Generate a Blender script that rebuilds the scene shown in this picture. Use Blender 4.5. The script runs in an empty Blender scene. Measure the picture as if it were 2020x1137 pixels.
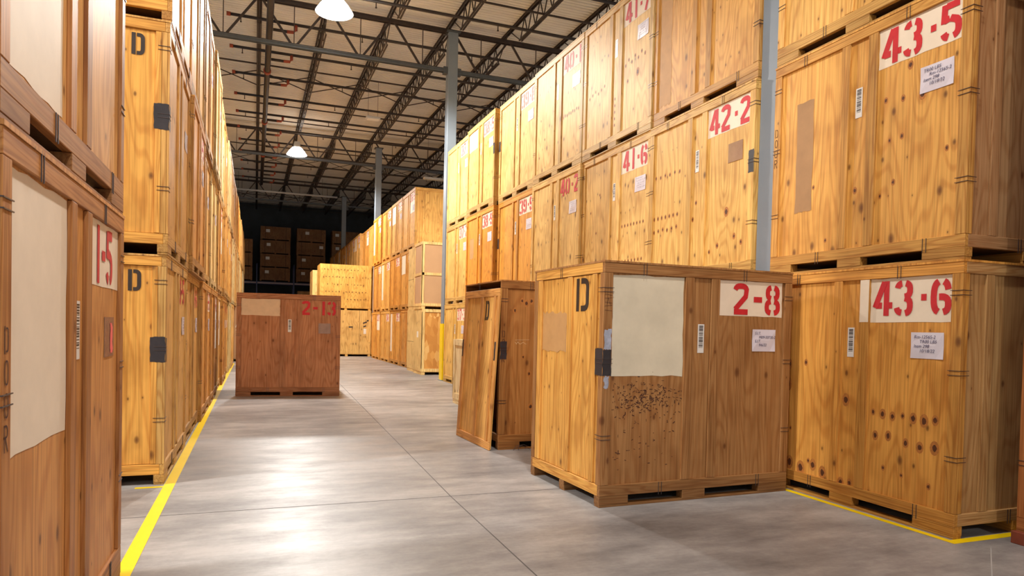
import bpy, bmesh, math, random
from mathutils import Vector, Matrix
random.seed(7)
SC = bpy.context.scene
COL = SC.collection
PI = math.pi

# ------------------------------------------------------------------ camera
FPX = 1337.9
cam_d = bpy.data.cameras.new('camera')
cam_d.sensor_width = 36.0
cam_d.lens = FPX / 2020 * 36.0
cam_d.shift_y = (677.8 - 568.5) / 2020
cam_d.clip_start = 0.05
cam_d.clip_end = 300
cam = bpy.data.objects.new('camera', cam_d)
COL.objects.link(cam)
_r = Vector((0.93472898, -0.3545938, 0.02334448))
_u = Vector((-0.01395239, 0.02902101, 0.99948142))
_f = Vector((0.3550874, 0.93456996, -0.02217935))
M = Matrix((( _r.x, _u.x, -_f.x, 0), (_r.y, _u.y, -_f.y, 0), (_r.z, _u.z, -_f.z, 1.57), (0, 0, 0, 1)))
cam.matrix_world = M
SC.camera = cam

# ------------------------------------------------------------------ world, exposure
w = bpy.data.worlds.new('world')
SC.world = w
w.use_nodes = True
w.node_tree.nodes['Background'].inputs[0].default_value = (1.0, 0.97, 0.93, 1)
w.node_tree.nodes['Background'].inputs[1].default_value = 0.48  # ambient fill added, entering where the hall's walls are left out
SC.view_settings.view_transform = 'Standard'
SC.view_settings.look = 'None'
SC.view_settings.gamma = 1
SC.view_settings.exposure = 0.12
SC.view_settings.use_curve_mapping = False

# ------------------------------------------------------------------ lamps (one per high-bay fixture that is switched on)
LAMP_SPOTS = [  # x, y, z, watts, which one
    (1.67, 16.8, 8.95, 1040, 'glaring round high bay light over the aisle, nearest one in view'),
    (1.65, 31.9, 9.05, 1100, 'glaring round high bay light far down the aisle'),
    (1.67, 2.2, 8.9, 380, None),
    (1.67, -11.5, 8.9, 600, None),
    (-8.4, 4.4, 8.9, 1700, None),
    (-8.4, 18.0, 8.9, 900, None),
    (11.5, 2.2, 8.9, 700, None),
    (11.5, 16.8, 8.9, 700, None),
]
LAMPS = []
for (x, y, z, watts, lab) in LAMP_SPOTS:
    ld = bpy.data.lights.new('high_bay_lamp', 'SPOT')
    ld.energy = watts * 2.5
    ld.color = (1.0, 0.965, 0.91)
    ld.spot_size = math.radians(165)
    ld.spot_blend = 0.35
    ld.shadow_soft_size = 0.22
    lo = bpy.data.objects.new('high_bay_lamp', ld)
    COL.objects.link(lo)
    LAMPS.append(lo)

# ------------------------------------------------------------------ node helpers and materials
def lin(c):
    return tuple((v / 255 / 12.92) if v / 255 <= 0.04045 else ((v / 255 + 0.055) / 1.055) ** 2.4 for v in c)

class NB:
    def __init__(s, name):
        s.m = bpy.data.materials.new(name); s.m.use_nodes = True
        s.t = s.m.node_tree; s.n = s.t.nodes; s.l = s.t.links
        s.bsdf = s.n['Principled BSDF']
    def put(s, sock, v):
        if isinstance(v, (int, float)): sock.default_value = v
        elif isinstance(v, (tuple, list)):
            v = tuple(v)
            if sock.type == 'RGBA' and len(v) == 3: v = v + (1,)
            sock.default_value = v
        else: s.l.new(v, sock)
    def math(s, op, a, b=0.0, c=None, clamp=False):
        n = s.n.new('ShaderNodeMath'); n.operation = op; n.use_clamp = clamp
        s.put(n.inputs[0], a); s.put(n.inputs[1], b)
        if c is not None: s.put(n.inputs[2], c)
        return n.outputs[0]
    def vmath(s, op, a, b):
        n = s.n.new('ShaderNodeVectorMath'); n.operation = op
        s.put(n.inputs[0], a); s.put(n.inputs[1], b)
        return n.outputs[0]
    def noise(s, vec, scale, detail=2.0, rough=0.5, dist=0.0):
        n = s.n.new('ShaderNodeTexNoise')
        s.put(n.inputs['Vector'], vec); n.inputs['Scale'].default_value = scale
        n.inputs['Detail'].default_value = detail; n.inputs['Roughness'].default_value = rough
        n.inputs['Distortion'].default_value = dist
        return n.outputs['Fac']
    def ramp(s, f, stops):
        n = s.n.new('ShaderNodeValToRGB'); s.put(n.inputs[0], f)
        e = n.color_ramp.elements
        while len(e) < len(stops): e.new(0.5)
        for q, (p, c) in enumerate(stops):
            e[q].position = p; e[q].color = (c if isinstance(c, tuple) else (c, c, c)) + (1,)
        return n.outputs[0]
    def mix(s, f, a, b, mode='MIX'):
        n = s.n.new('ShaderNodeMix'); n.data_type = 'RGBA'; n.blend_type = mode
        s.put(n.inputs[0], f); s.put(n.inputs[6], a); s.put(n.inputs[7], b)
        return n.outputs[2]
    def coords(s, rand=True):
        tc = s.n.new('ShaderNodeTexCoord')
        oi = s.n.new('ShaderNodeObjectInfo')
        v = tc.outputs['Object']
        if rand:
            r = s.math('MULTIPLY', oi.outputs['Random'], 61.0)
            v = s.vmath('ADD', v, r)
        s.oi = oi
        return v
    def sep(s, v):
        n = s.n.new('ShaderNodeSeparateXYZ'); s.l.new(v, n.inputs[0]); return n.outputs
    def comb(s, x, y, z):
        n = s.n.new('ShaderNodeCombineXYZ'); s.put(n.inputs[0], x); s.put(n.inputs[1], y); s.put(n.inputs[2], z); return n.outputs[0]
    def bump(s, h, strength, dist=0.002):
        n = s.n.new('ShaderNodeBump'); n.inputs['Strength'].default_value = strength
        n.inputs['Distance'].default_value = dist; s.l.new(h, n.inputs['Height'])
        s.l.new(n.outputs[0], s.bsdf.inputs['Normal'])

def wood(name, axis, knots=0.0, rings=95.0, contrast=1.0, rough=0.55, wide=3.0):
    """wood tinted by the object's own colour; axis = grain direction"""
    b = NB(name)
    v = b.coords()
    sc = {'x': (0.5, wide, wide), 'y': (wide, 0.5, wide), 'z': (wide, wide, 0.5)}[axis]
    sv = b.vmath('MULTIPLY', v, sc)
    n1 = b.noise(sv, 1.0, 1.2, 0.45)
    ring = b.math('SINE', b.math('MULTIPLY', n1, rings))
    ring = b.ramp(b.math('MULTIPLY_ADD', ring, 0.5, 0.5), [(0.0, 0.0), (0.55, 0.12), (1.0, 1.0)])
    fs = {'x': (1.2, 55, 55), 'y': (55, 1.2, 55), 'z': (55, 55, 1.2)}[axis]
    fib = b.noise(b.vmath('MULTIPLY', v, fs), 1.0, 2.0, 0.6)
    blot = b.noise(v, 1.6, 3.0, 0.6)
    base = b.mix(1.0, b.oi.outputs['Color'], (1.01, 1.03, 0.97), 'MULTIPLY')
    dark = b.mix(1.0, base, (0.66, 0.47, 0.30), 'MULTIPLY')
    col = b.mix(b.math('MULTIPLY', ring, 0.40 * contrast), base, dark)
    fibm = b.ramp(fib, [(0.28, (0.70, 0.64, 0.56)), (0.62, (1.07, 1.07, 1.07))])
    col = b.mix(min(1, 0.75 * contrast), col, fibm, 'MULTIPLY')
    bl = b.ramp(blot, [(0.26, (0.66, 0.58, 0.48)), (0.50, (0.97, 0.96, 0.94)), (0.78, (1.10, 1.12, 1.14))])
    col = b.mix(0.8, col, bl, 'MULTIPLY')
    if knots > 0:
        xyz = b.sep(v)
        uu = b.math('ADD', xyz[0], xyz[1])
        pu, pz = 0.125, 0.36
        row = b.math('FLOOR', b.math('DIVIDE', xyz[2], pz))
        ush = b.math('MULTIPLY_ADD', row, 0.047, uu)
        cu = b.math('FLOOR', b.math('DIVIDE', ush, pu))
        wn = b.n.new('ShaderNodeTexWhiteNoise'); wn.noise_dimensions = '2D'
        b.l.new(b.comb(cu, row, 0.0), wn.inputs['Vector'])
        wc = b.sep(wn.outputs['Color'])
        lu = b.math('SUBTRACT', b.math('SUBTRACT', ush, b.math('MULTIPLY', cu, pu)), b.math('MULTIPLY_ADD', wc[0], 0.05, 0.035))
        lz = b.math('SUBTRACT', b.math('SUBTRACT', xyz[2], b.math('MULTIPLY', row, pz)), b.math('MULTIPLY_ADD', wc[1], 0.08, 0.14))
        d = b.math('SQRT', b.math('ADD', b.math('MULTIPLY', lu, lu), b.math('MULTIPLY', b.math('MULTIPLY', lz, lz), 0.35)))
        area = b.noise(v, 0.9, 0.0)
        on = b.math('LESS_THAN', b.math('MULTIPLY_ADD', area, -1.2, b.math('ADD', wc[2], 0.35)), knots - 0.1)
        k = b.ramp(b.math('MULTIPLY', d, b.math('MULTIPLY_ADD', wc[2], 6.0, 0.55)), [(0.004, 1.0), (0.012, 0.75), (0.02, 0.2), (0.05, 0.0)])
        col = b.mix(b.math('MULTIPLY', b.math('MULTIPLY', k, on), 0.85), col, lin((96, 52, 22)))
    b.put(b.bsdf.inputs['Base Color'], col)
    b.bsdf.inputs['Roughness'].default_value = rough
    b.bsdf.inputs['Specular IOR Level'].default_value = 0.35
    b.bump(fib, 0.25, 0.002)
    return b.m

def plain(name, c, rough=0.6, metal=0.0, var=0.0, vs=6.0, emit=0.0, spec=0.5):
    b = NB(name)
    c = lin(c)
    if var > 0:
        v = b.coords()
        n = b.noise(v, vs, 4.0, 0.6)
        lo = tuple(x * (1 - var) for x in c); hi = tuple(min(1, x * (1 + var * 0.6)) for x in c)
        b.put(b.bsdf.inputs['Base Color'], b.ramp(n, [(0.3, lo), (0.7, hi)]))
    else:
        b.put(b.bsdf.inputs['Base Color'], c)
    b.bsdf.inputs['Roughness'].default_value = rough
    b.bsdf.inputs['Metallic'].default_value = metal
    b.bsdf.inputs['Specular IOR Level'].default_value = spec
    if emit > 0:
        b.put(b.bsdf.inputs['Emission Color'], (1.0, 0.95, 0.86))
        b.bsdf.inputs['Emission Strength'].default_value = emit
    return b.m

MAT = {
    'ply': wood('plywood', 'z', knots=0.17, contrast=1.15),
    'post': wood('lumber_upright', 'z', rings=80, wide=8.0, contrast=1.5, knots=0.07),
    'railx': wood('lumber_along', 'x', rings=80, wide=10.0, contrast=1.5),
    'raily': wood('lumber_across', 'y', rings=80, wide=10.0, contrast=1.5),
    'cream': plain('cream_paint', (240, 224, 202), 0.6, var=0.07, vs=4),
    'cream2': plain('aged_cream_paint', (224, 214, 190), 0.6, var=0.12, vs=3),
    'whitep': plain('white_paint', (240, 234, 220), 0.6, var=0.06),
    'taupe': plain('taupe_paint', (166, 126, 84), 0.7, var=0.12, vs=5),
    'beige': plain('beige_paint', (220, 192, 158), 0.65, var=0.08),
    'tan': plain('tan_paint', (196, 150, 96), 0.65, var=0.10),
    'red': plain('red_stencil_paint', (206, 34, 44), 0.6, var=0.12, vs=14),
    'redf': plain('light_washed_red_stencil_paint', (214, 92, 84), 0.6, var=0.12, vs=14),  # red washed out by strong light, painted in as a paler colour
    'black': plain('black_stencil_paint', (52, 40, 34), 0.6, var=0.2, vs=12),
    'spray': plain('black_spray_paint', (48, 45, 50), 0.5, var=0.35, vs=9),
    'ink': plain('ink', (70, 34, 26), 0.7),
    'pen': plain('pen', (62, 52, 92), 0.7),
    'paper': plain('paper', (222, 216, 228), 0.35, var=0.04, vs=9),
    'bar_white': plain('label_white', (232, 230, 226), 0.4),
    'bar_black': plain('label_black', (30, 28, 32), 0.4),
    'wire': plain('steel_wire', (92, 84, 84), 0.4, 0.7),
    'joist': plain('primed_joist_steel', (60, 50, 47), 0.55, 0.0, var=0.25, vs=5),
    'girder': plain('grey_girder_steel', (92, 98, 104), 0.45, 0.2, var=0.12),
    'column': plain('grey_column_paint', (128, 139, 150), 0.45, var=0.05, vs=3),
    'yellow': plain('yellow_plastic', (250, 214, 8), 0.4, var=0.04),
    'pipe': plain('black_pipe', (52, 44, 42), 0.5, 0.1, var=0.2),
    'orange': plain('orange_fitting', (150, 66, 42), 0.45),
    'card': plain('cardboard', (196, 152, 108), 0.75, var=0.06, vs=2),
    'darkwall': plain('dark_block_wall', (66, 72, 78), 0.8, var=0.25, vs=1.2),
    'blue': plain('blue_rack_paint', (36, 50, 100), 0.45, var=0.1),
    'beam': plain('rack_beam_paint', (150, 130, 140), 0.4, var=0.1),
    'glow': plain('glowing_reflector', (250, 246, 236), 0.4, emit=9.0),
    'housing': plain('fixture_housing', (210, 210, 208), 0.4),
    'lens': plain('lit_lens', (255, 250, 240), 0.4, emit=60.0),
    'dull_lens': plain('unlit_lens', (225, 228, 225), 0.3),
    'knot': plain('wood_knot', (92, 50, 24), 0.6, var=0.3, vs=30),
    'halo': plain('knot_ring', (186, 118, 54), 0.6, var=0.25, vs=40),
    'bluesmear': plain('pale_blue_smear', (170, 176, 196), 0.6, var=0.3, vs=20),
    'pink': plain('pink_sticker', (250, 110, 110), 0.5),
    'plastic': plain('clear_pouch_film', (160, 126, 104), 0.12, var=0.15, vs=8, spec=0.8),
    'redend': plain('red_painted_wood', (128, 60, 38), 0.6, var=0.2),
    'chalk': plain('chalk', (236, 208, 160), 0.8),
}

def floor_mat():
    b = NB('polished_concrete')
    v = b.coords(False)
    a = b.noise(v, 0.35, 5.0, 0.62)
    c = b.noise(b.vmath('MULTIPLY', v, (0.9, 2.4, 1.0)), 1.3, 6.0, 0.68)
    d = b.noise(v, 26.0, 3.0, 0.6)
    f = b.math('MULTIPLY_ADD', a, 0.55, b.math('MULTIPLY_ADD', c, 0.42, b.math('MULTIPLY', d, 0.08)))
    col = b.ramp(f, [(0.38, lin((104, 101, 101))), (0.5, lin((140, 137, 136))), (0.63, lin((178, 175, 173)))])
    b.put(b.bsdf.inputs['Base Color'], col)
    b.put(b.bsdf.inputs['Roughness'], b.ramp(c, [(0.3, 0.48), (0.7, 0.34)]))
    b.bsdf.inputs['Specular IOR Level'].default_value = 0.45
    return b.m
MAT['floor'] = floor_mat()
MAT['deck'] = plain('painted_roof_deck', (236, 232, 224), 0.6, var=0.08, vs=1.0)
MAT['joint'] = plain('floor_joint_filler', (84, 80, 78), 0.7)
MAT['pale_joint'] = plain('pale_joint_filler', (170, 168, 166), 0.7)

def osb_mat():
    b = NB('strand_board')
    v = b.coords()
    vo = b.n.new('ShaderNodeTexVoronoi'); b.l.new(b.vmath('MULTIPLY', v, (9, 9, 4)), vo.inputs['Vector']); vo.inputs['Scale'].default_value = 1.0
    c = b.sep(vo.outputs['Color'])
    col = b.ramp(c[0], [(0.0, lin((196, 128, 52))), (0.6, lin((220, 156, 74))), (1.0, lin((236, 190, 116)))])
    b.put(b.bsdf.inputs['Base Color'], col)
    b.bsdf.inputs['Roughness'].default_value = 0.6
    return b.m
MAT['osb'] = osb_mat()

# ------------------------------------------------------------------ mesh helpers
def box(bm, x0, x1, y0, y1, z0, z1, mi=0):
    vs = [bm.verts.new(p) for p in ((x0, y0, z0), (x1, y0, z0), (x1, y1, z0), (x0, y1, z0),
                                    (x0, y0, z1), (x1, y0, z1), (x1, y1, z1), (x0, y1, z1))]
    for f in ((0, 3, 2, 1), (4, 5, 6, 7), (0, 1, 5, 4), (1, 2, 6, 5), (2, 3, 7, 6), (3, 0, 4, 7)):
        bm.faces.new([vs[q] for q in f]).material_index = mi
    return vs

def bar(bm, a, b, w, h=None, up=(0, 0, 1), mi=0):
    """rectangular bar between two points"""
    h = h or w
    a = Vector(a); b = Vector(b); d = (b - a).normalized()
    up = Vector(up)
    if abs(d.dot(up)) > 0.98: up = Vector((1, 0, 0))
    s = d.cross(up).normalized(); t = s.cross(d).normalized()
    vs = []
    for p in (a, b):
        for (i, j) in ((-1, -1), (1, -1), (1, 1), (-1, 1)):
            vs.append(bm.verts.new(p + s * i * w / 2 + t * j * h / 2))
    for f in ((3, 2, 1, 0), (4, 5, 6, 7), (0, 1, 5, 4), (1, 2, 6, 5), (2, 3, 7, 6), (3, 0, 4, 7)):
        bm.faces.new([vs[q] for q in f]).material_index = mi

def tube(bm, pts, r, n=8, mi=0):
    pts = [Vector(p) for p in pts]
    rings = []
    for i, p in enumerate(pts):
        d = (pts[min(i + 1, len(pts) - 1)] - pts[max(i - 1, 0)]).normalized()
        up = Vector((0, 0, 1)) if abs(d.z) < 0.95 else Vector((1, 0, 0))
        s = d.cross(up).normalized(); t = s.cross(d).normalized()
        rings.append([bm.verts.new(p + (s * math.cos(2 * PI * k / n) + t * math.sin(2 * PI * k / n)) * r) for k in range(n)])
    for a, b in zip(rings, rings[1:]):
        for k in range(n):
            f = bm.faces.new((a[k], a[(k + 1) % n], b[(k + 1) % n], b[k])); f.material_index = mi; f.smooth = n > 6
    bm.faces.new(rings[0][::-1]).material_index = mi
    bm.faces.new(rings[-1]).material_index = mi

def to_mesh(bm, name, mats, bevel=0.0):
    if bevel:
        bmesh.ops.bevel(bm, geom=bm.edges[:], offset=bevel, segments=1, affect='EDGES')
    me = bpy.data.meshes.new(name)
    bm.normal_update(); bm.to_mesh(me); bm.free()
    for m in (mats if isinstance(mats, (list, tuple)) else [mats]): me.materials.append(m)
    return me

WHITE = (1, 1, 1, 1)
def link(name, me, parent=None, loc=(0, 0, 0), rot=(0, 0, 0), color=WHITE):
    # the mesh may be shared between copies
    o = bpy.data.objects.new(name, me)
    COL.objects.link(o)
    if parent is not None: o.parent = parent
    o.location = loc; o.rotation_euler = rot
    o.color = color
    return o

def tag(o, label=None, cat=None, group=None, kind=None):
    if label: o['label'] = label
    if cat: o['category'] = cat
    if group: o['group'] = group
    if kind: o['kind'] = kind
    return o

CACHE = {}
def cached(key, fn):
    if key not in CACHE: CACHE[key] = fn()
    return CACHE[key]

def one(name, build, mat, bevel=0.0):
    bm = bmesh.new(); build(bm); return to_mesh(bm, name, mat, bevel)

# ------------------------------------------------------------------ stencil lettering
def arc(cx, cy, rx, ry, a0, a1, n=10, p=0.75):
    out = []
    for i in range(n + 1):
        a = math.radians(a0 + (a1 - a0) * i / n)
        c, s = math.cos(a), math.sin(a)
        out.append((cx + rx * math.copysign(abs(c) ** p, c), cy + ry * math.copysign(abs(s) ** p, s)))
    return out

GL = {
    '0': [arc(.31, .5, .22, .415, 76, -76), arc(.31, .5, .22, .415, 104, 256)],
    '1': [[(.31, 0), (.31, 1)]],
    '2': [arc(.31, .72, .22, .195, 165, 20, 8) + [(.49, .58), (.10, .16)], [(.06, .085), (.58, .085)]],
    '3': [arc(.31, .725, .21, .19, 168, 100, 5), arc(.31, .725, .21, .19, 78, -85, 9),
          arc(.31, .28, .22, .215, 85, -78, 9), arc(.31, .28, .22, .195, -100, -170, 5)],
    '4': [[(.37, .98), (.08, .30), (.30, .30)], [(.45, 0), (.45, 1)], [(.54, .30), (.66, .30)]],
    '5': [[(.17, .915), (.55, .915)], [(.12, .98), (.10, .55), (.26, .58)], [(.28, .585)] + arc(.31, .31, .22, .225, 70, -76, 8), arc(.31, .31, .22, .225, -104, -165, 4)],
    '6': [arc(.31, .5, .22, .415, 76, 20, 4), arc(.31, .5, .22, .415, 104, 256), arc(.31, .29, .22, .205, 100, 78, 2) + arc(.31, .29, .22, .205, 70, -76, 8)],
    '7': [[(.04, .915), (.58, .915)], [(.52, .80), (.20, 0)]],
    '8': [arc(.31, .735, .19, .18, 78, -78, 8), arc(.31, .735, .19, .18, 102, 258, 8), arc(.31, .275, .22, .19, 78, -78, 8), arc(.31, .275, .22, .19, 102, 258, 8)],
    '9': [arc(.31, .5, .22, .415, 76, -76), arc(.31, .5, .22, .415, -104, -160, 4), arc(.31, .71, .22, .205, 104, 256, 8) + [(.31, .505)]],
    '-': [[(.08, .5), (.40, .5)]],
    '.': [[(.16, .5), (.33, .5)]],
    'D': [[(.085, 0), (.085, 1)], [(.24, .915), (.34, .915)] + arc(.34, .70, .19, .215, 75, 0, 5) + arc(.34, .30, .19, .215, 0, -75, 5) + [(.34, .085), (.24, .085)]],
    'O': [arc(.31, .5, .22, .42, 0, 360, 18)],
    'R': [[(.085, 0), (.085, .95), (.34, .95)] + arc(.34, .74, .18, .2, 75, -75, 6) + [(.1, .53), (.24, .53), (.55, 0)]],
}
ADV = {'-': .50, '.': .46, '1': .55}

LAYER = [0]
def ribbon(bm, pts, wd, mp, mi=0):
    pts = [Vector(p) for p in pts]
    for i in range(1, len(pts) - 1):
        d1 = (pts[i] - pts[i - 1]); d2 = (pts[i + 1] - pts[i])
        if d1.length > 1e-5 and d2.length > 1e-5 and d1.normalized().dot(d2.normalized()) < .45:
            ribbon(bm, pts[:i] + [pts[i] + d1.normalized() * wd * .35], wd, mp, mi); ribbon(bm, pts[i:], wd, mp, mi); return
    LAYER[0] = (LAYER[0] + 1) % 7
    lay = Vector((0, -.00022 * LAYER[0], 0))
    mp0 = mp; mp = lambda p: Vector(mp0(p)) + lay
    q = [pts[0]]
    for p in pts[1:]:
        if (p - q[-1]).length > 1e-5: q.append(p)
    pts = q
    L, R = [], []
    for i, p in enumerate(pts):
        d1 = (p - pts[i - 1]).normalized() if i > 0 else None
        d2 = (pts[i + 1] - p).normalized() if i < len(pts) - 1 else None
        if d1 is None: d = d2; k = 1
        elif d2 is None: d = d1; k = 1
        else:
            d = (d1 + d2)
            d = d.normalized() if d.length > 1e-6 else d1
            k = min(1 / max(0.3, d.dot(d1)), 1.8)
        nn = Vector((-d.y, d.x)) * wd / 2 * k
        L.append(bm.verts.new(mp(p + nn))); R.append(bm.verts.new(mp(p - nn)))
    for i in range(len(pts) - 1):
        bm.faces.new((R[i], R[i + 1], L[i + 1], L[i])).material_index = mi

def text_strokes(text, wd=0.165):
    """[(polyline, width)] in units of letter height, and the total length"""
    x = 0; out = []
    for ch in text:
        if ch != ' ':
            for pl in GL[ch]:
                out.append([(px + x, py) for px, py in pl])
        x += ADV.get(ch, .72)
    return out, x - .1

def word_mesh(text, h, mat, wd=0.165, aspect=1.0, vertical=False):
    """flat lettering on the plane y=0 facing -y, origin at its lower left"""
    def f():
        bm = bmesh.new()
        if vertical:
            y = 0
            for ch in text:
                for pl in GL[ch]:
                    ribbon(bm, [(px * h * aspect, (py * h) - y) for px, py in pl], wd * h, lambda p: (p.x, 0, p.y))
                y += h * 1.18
        else:
            st, L = text_strokes(text)
            for pl in st:
                ribbon(bm, [(px * h * aspect, py * h) for px, py in pl], wd * h, lambda p: (p.x, 0, p.y))
        return to_mesh(bm, 'lettering', mat)
    return cached(('word', text, round(h, 3), mat.name, wd, aspect, vertical), f)

def word_len(text, h, aspect=1.0):
    return text_strokes(text)[1] * h * aspect

# ------------------------------------------------------------------ the storage crate
# local frame: number side faces -y, door end faces -x, origin at the base centre
CL, CD, CH = 2.16, 1.46, 2.19
T = 0.02     # how far the boards stand proud of the plywood

def rough_quad(bm, u0, u1, z0, z1, y, seed=0, amp=0.008, n=7):
    """painted patch with a slightly wavering outline, facing -y"""
    rd = random.Random(seed)
    pts = []
    for a, b in (((u0, z0), (u1, z0)), ((u1, z0), (u1, z1)), ((u1, z1), (u0, z1)), ((u0, z1), (u0, z0))):
        for i in range(n):
            t = i / n
            pts.append((a[0] + (b[0] - a[0]) * t + rd.uniform(-amp, amp), a[1] + (b[1] - a[1]) * t + rd.uniform(-amp, amp)))
    vs = [bm.verts.new((p[0], y, p[1])) for p in pts]
    bm.faces.new(vs)

def M_side_panel(L, knots=()):
    def f(bm):
        box(bm, -L / 2 + .02, L / 2 - .02, -CD / 2 + T, -CD / 2 + T + .014, .10, CH - .03)
        for (u, z, r) in knots:
            n = 9; rd = random.Random(int(u * 1000 + z * 77))
            vs = [bm.verts.new((-L / 2 + u + math.cos(2 * PI * k / n) * r * rd.uniform(.7, 1.1), -CD / 2 + T - .0012,
                                z + math.sin(2 * PI * k / n) * r * 1.35 * rd.uniform(.75, 1.1))) for k in range(n)]
            bm.faces.new(vs).material_index = 1
            vs = [bm.verts.new((-L / 2 + u + math.cos(2 * PI * k / 12) * r * 1.7, -CD / 2 + T - .0007, z + math.sin(2 * PI * k / 12) * r * 2.5)) for k in range(12)]
            bm.faces.new(vs).material_index = 2
    return f

def batten_xs(L):   # two battens either side of the centre strip
    return ((.87, .965), (1.165, 1.265)) if L > 2 else ((.8, .9), (1.1, 1.2))

def crate_meshes(L):
    def f():
        d = {}
        h2 = L / 2; d2 = CD / 2
        d['back_panel'] = one('back_panel', lambda bm: box(bm, -h2 + .02, h2 - .02, d2 - T - .014, d2 - T, .10, CH - .03), MAT['ply'])
        d['end_panel'] = one('end_panel', lambda bm: box(bm, h2 - T - .014, h2 - T, -d2 + .03, d2 - .03, .10, CH - .03), MAT['ply'])
        d['roof'] = one('roof', lambda bm: box(bm, -h2 - .004, h2 + .004, -d2 - .004, d2 + .004, CH - .018, CH - .0005), MAT['ply'])
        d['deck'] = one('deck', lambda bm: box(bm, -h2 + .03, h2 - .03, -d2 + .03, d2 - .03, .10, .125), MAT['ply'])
        d['top_x'] = one('top_x', lambda bm: box(bm, -h2, h2, -d2, -d2 + .04, CH - .108, CH - .018), MAT['railx'], .003)
        d['bot_x'] = one('bot_x', lambda bm: box(bm, -h2, h2, -d2, -d2 + .04, .098, .195), MAT['railx'], .003)
        d['top_y'] = one('top_y', lambda bm: box(bm, -h2, -h2 + .04, -d2 + .041, d2 - .041, CH - .108, CH - .018), MAT['raily'], .003)
        d['bot_y'] = one('bot_y', lambda bm: box(bm, -h2, -h2 + .04, -d2 + .041, d2 - .041, .098, .195), MAT['raily'], .003)
        def post(bm):
            box(bm, -h2, -h2 + .09, -d2, -d2 + T, .197, CH - .110)
            box(bm, -h2, -h2 + T, -d2 + T + .001, -d2 + .075, .197, CH - .110)
        d['post'] = one('post', post, MAT['post'], .0025)
        for q, (a, b) in enumerate(batten_xs(L)):
            d['bat%d' % q] = one('bat', lambda bm, a=a, b=b: box(bm, -h2 + a, -h2 + b, -d2, -d2 + T, .197, CH - .110), MAT['post'], .0025)
        for q, (a, b) in enumerate(((.27, .36), (1.10, 1.19))):
            d['ebat%d' % q] = one('ebat', lambda bm, a=a, b=b: box(bm, h2 - T, h2, -d2 + a, -d2 + b, .197, CH - .110), MAT['post'], .0025)
        def base(bm):
            for (a, b) in ((0, .30), (.89, 1.15), (L - .36, L)):
                for (c, e) in ((0, .09), (.68, .78), (CD - .09, CD)):
                    box(bm, -h2 + a, -h2 + b, -d2 + c, -d2 + e, .022, .097)
            box(bm, -h2 + .01, h2 - .01, -d2 + .70, -d2 + .76, .023, .096)  # solid stringer added to block light through the fork openings
            for (c, e) in ((0, .09), (.68, .78), (CD - .09, CD)):
                box(bm, -h2 + .004, h2 - .004, -d2 + c + .002, -d2 + e - .002, 0, .021)
        d['base'] = one('base', base, MAT['railx'], .002)
        # simple far versions
        def frame(bm):
            for s in (-1, 1):
                y0, y1 = (-d2, -d2 + T) if s < 0 else (d2 - T, d2)
                box(bm, -h2, h2, y0, y1, CH - .108, CH - .018); box(bm, -h2, h2, y0, y1, .098, .195)
                for (a, b) in ((0, .09), (.87, .965), (1.165, 1.265), (L - .09, L)):
                    box(bm, -h2 + a, -h2 + b, y0, y1, .197, CH - .110)
                x0, x1 = (-h2, -h2 + T) if s < 0 else (h2 - T, h2)
                box(bm, x0, x1, -d2 + .021, d2 - .021, CH - .108, CH - .018); box(bm, x0, x1, -d2 + .021, d2 - .021, .098, .195)
                for (a, b) in ((.021, .08), (.3, .38), (1.10, 1.18), (CD - .08, CD - .021)):
                    box(bm, x0, x1, -d2 + a, -d2 + b, .197, CH - .110)
        d['frame'] = one('frame', frame, MAT['post'])
        d['body'] = one('body', lambda bm: box(bm, -h2 + T, h2 - T, -d2 + T, d2 - T, .10, CH - .018), MAT['ply'])
        return d
    return cached(('crate', L), f)

def M_door(style='battens'):
    d2 = CD / 2
    BT = ((.135, .215), (.61, .70), (1.27, 1.37)) if style == 'battens' else ((.064, .12), (1.34, 1.40))
    def f():
        return {
            'panel': one('door_panel', lambda bm: box(bm, -.0, .014, -d2 + .06, d2 - .06, .20, CH - .112), MAT['ply']),
            'bats': [one('door_batten', lambda bm, a=a, b=b: box(bm, -T, -.0005, -d2 + a, -d2 + b, .201, CH - .113), MAT['post'], .002)
                     for a, b in BT],
        }
    return cached(('door', style), f)

def M_clip_v():    # pair of wires standing on a rail, facing -y, origin at the rail's lower edge
    def f(bm):
        for x in (-.016, .016): box(bm, x - .0022, x + .0022, -.0042, 0, -.012, .104)
    return cached('clipv', lambda: one('clip', f, MAT['wire']))

def M_clip_c(sx):  # pair of wires wrapped around a vertical corner; sx=-1 left corner, +1 right corner
    def f(bm):
        for z in (-.018, .018):
            a, b = (0, .10) if sx < 0 else (-.10, 0)
            box(bm, a - (.004 if sx < 0 else 0), b + (.004 if sx > 0 else 0), -.0042, -.0002, z - .0022, z + .0022)
            c, e = (-.0042, -.0002) if sx < 0 else (.0002, .0042)
            box(bm, c, e, -.0042, .10, z - .0022, z + .0022)
    return cached(('clipc', sx), lambda: one('clip', f, MAT['wire']))

def M_barcode(wd=.072, h=.27):
    def f(bm):
        box(bm, 0, wd, -.0015, 0, 0, h)
    def g(bm):
        rd = random.Random(3); z = .05
        while z < h - .02:
            t = rd.choice((.003, .005, .008)); box(bm, wd * .18, wd * .82, -.0024, -.0016, z, z + t); z += t + rd.choice((.004, .006, .009))
    return cached(('bar', wd, h), lambda: (one('bar', f, MAT['bar_white']), one('bars', g, MAT['bar_black'])))

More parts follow.
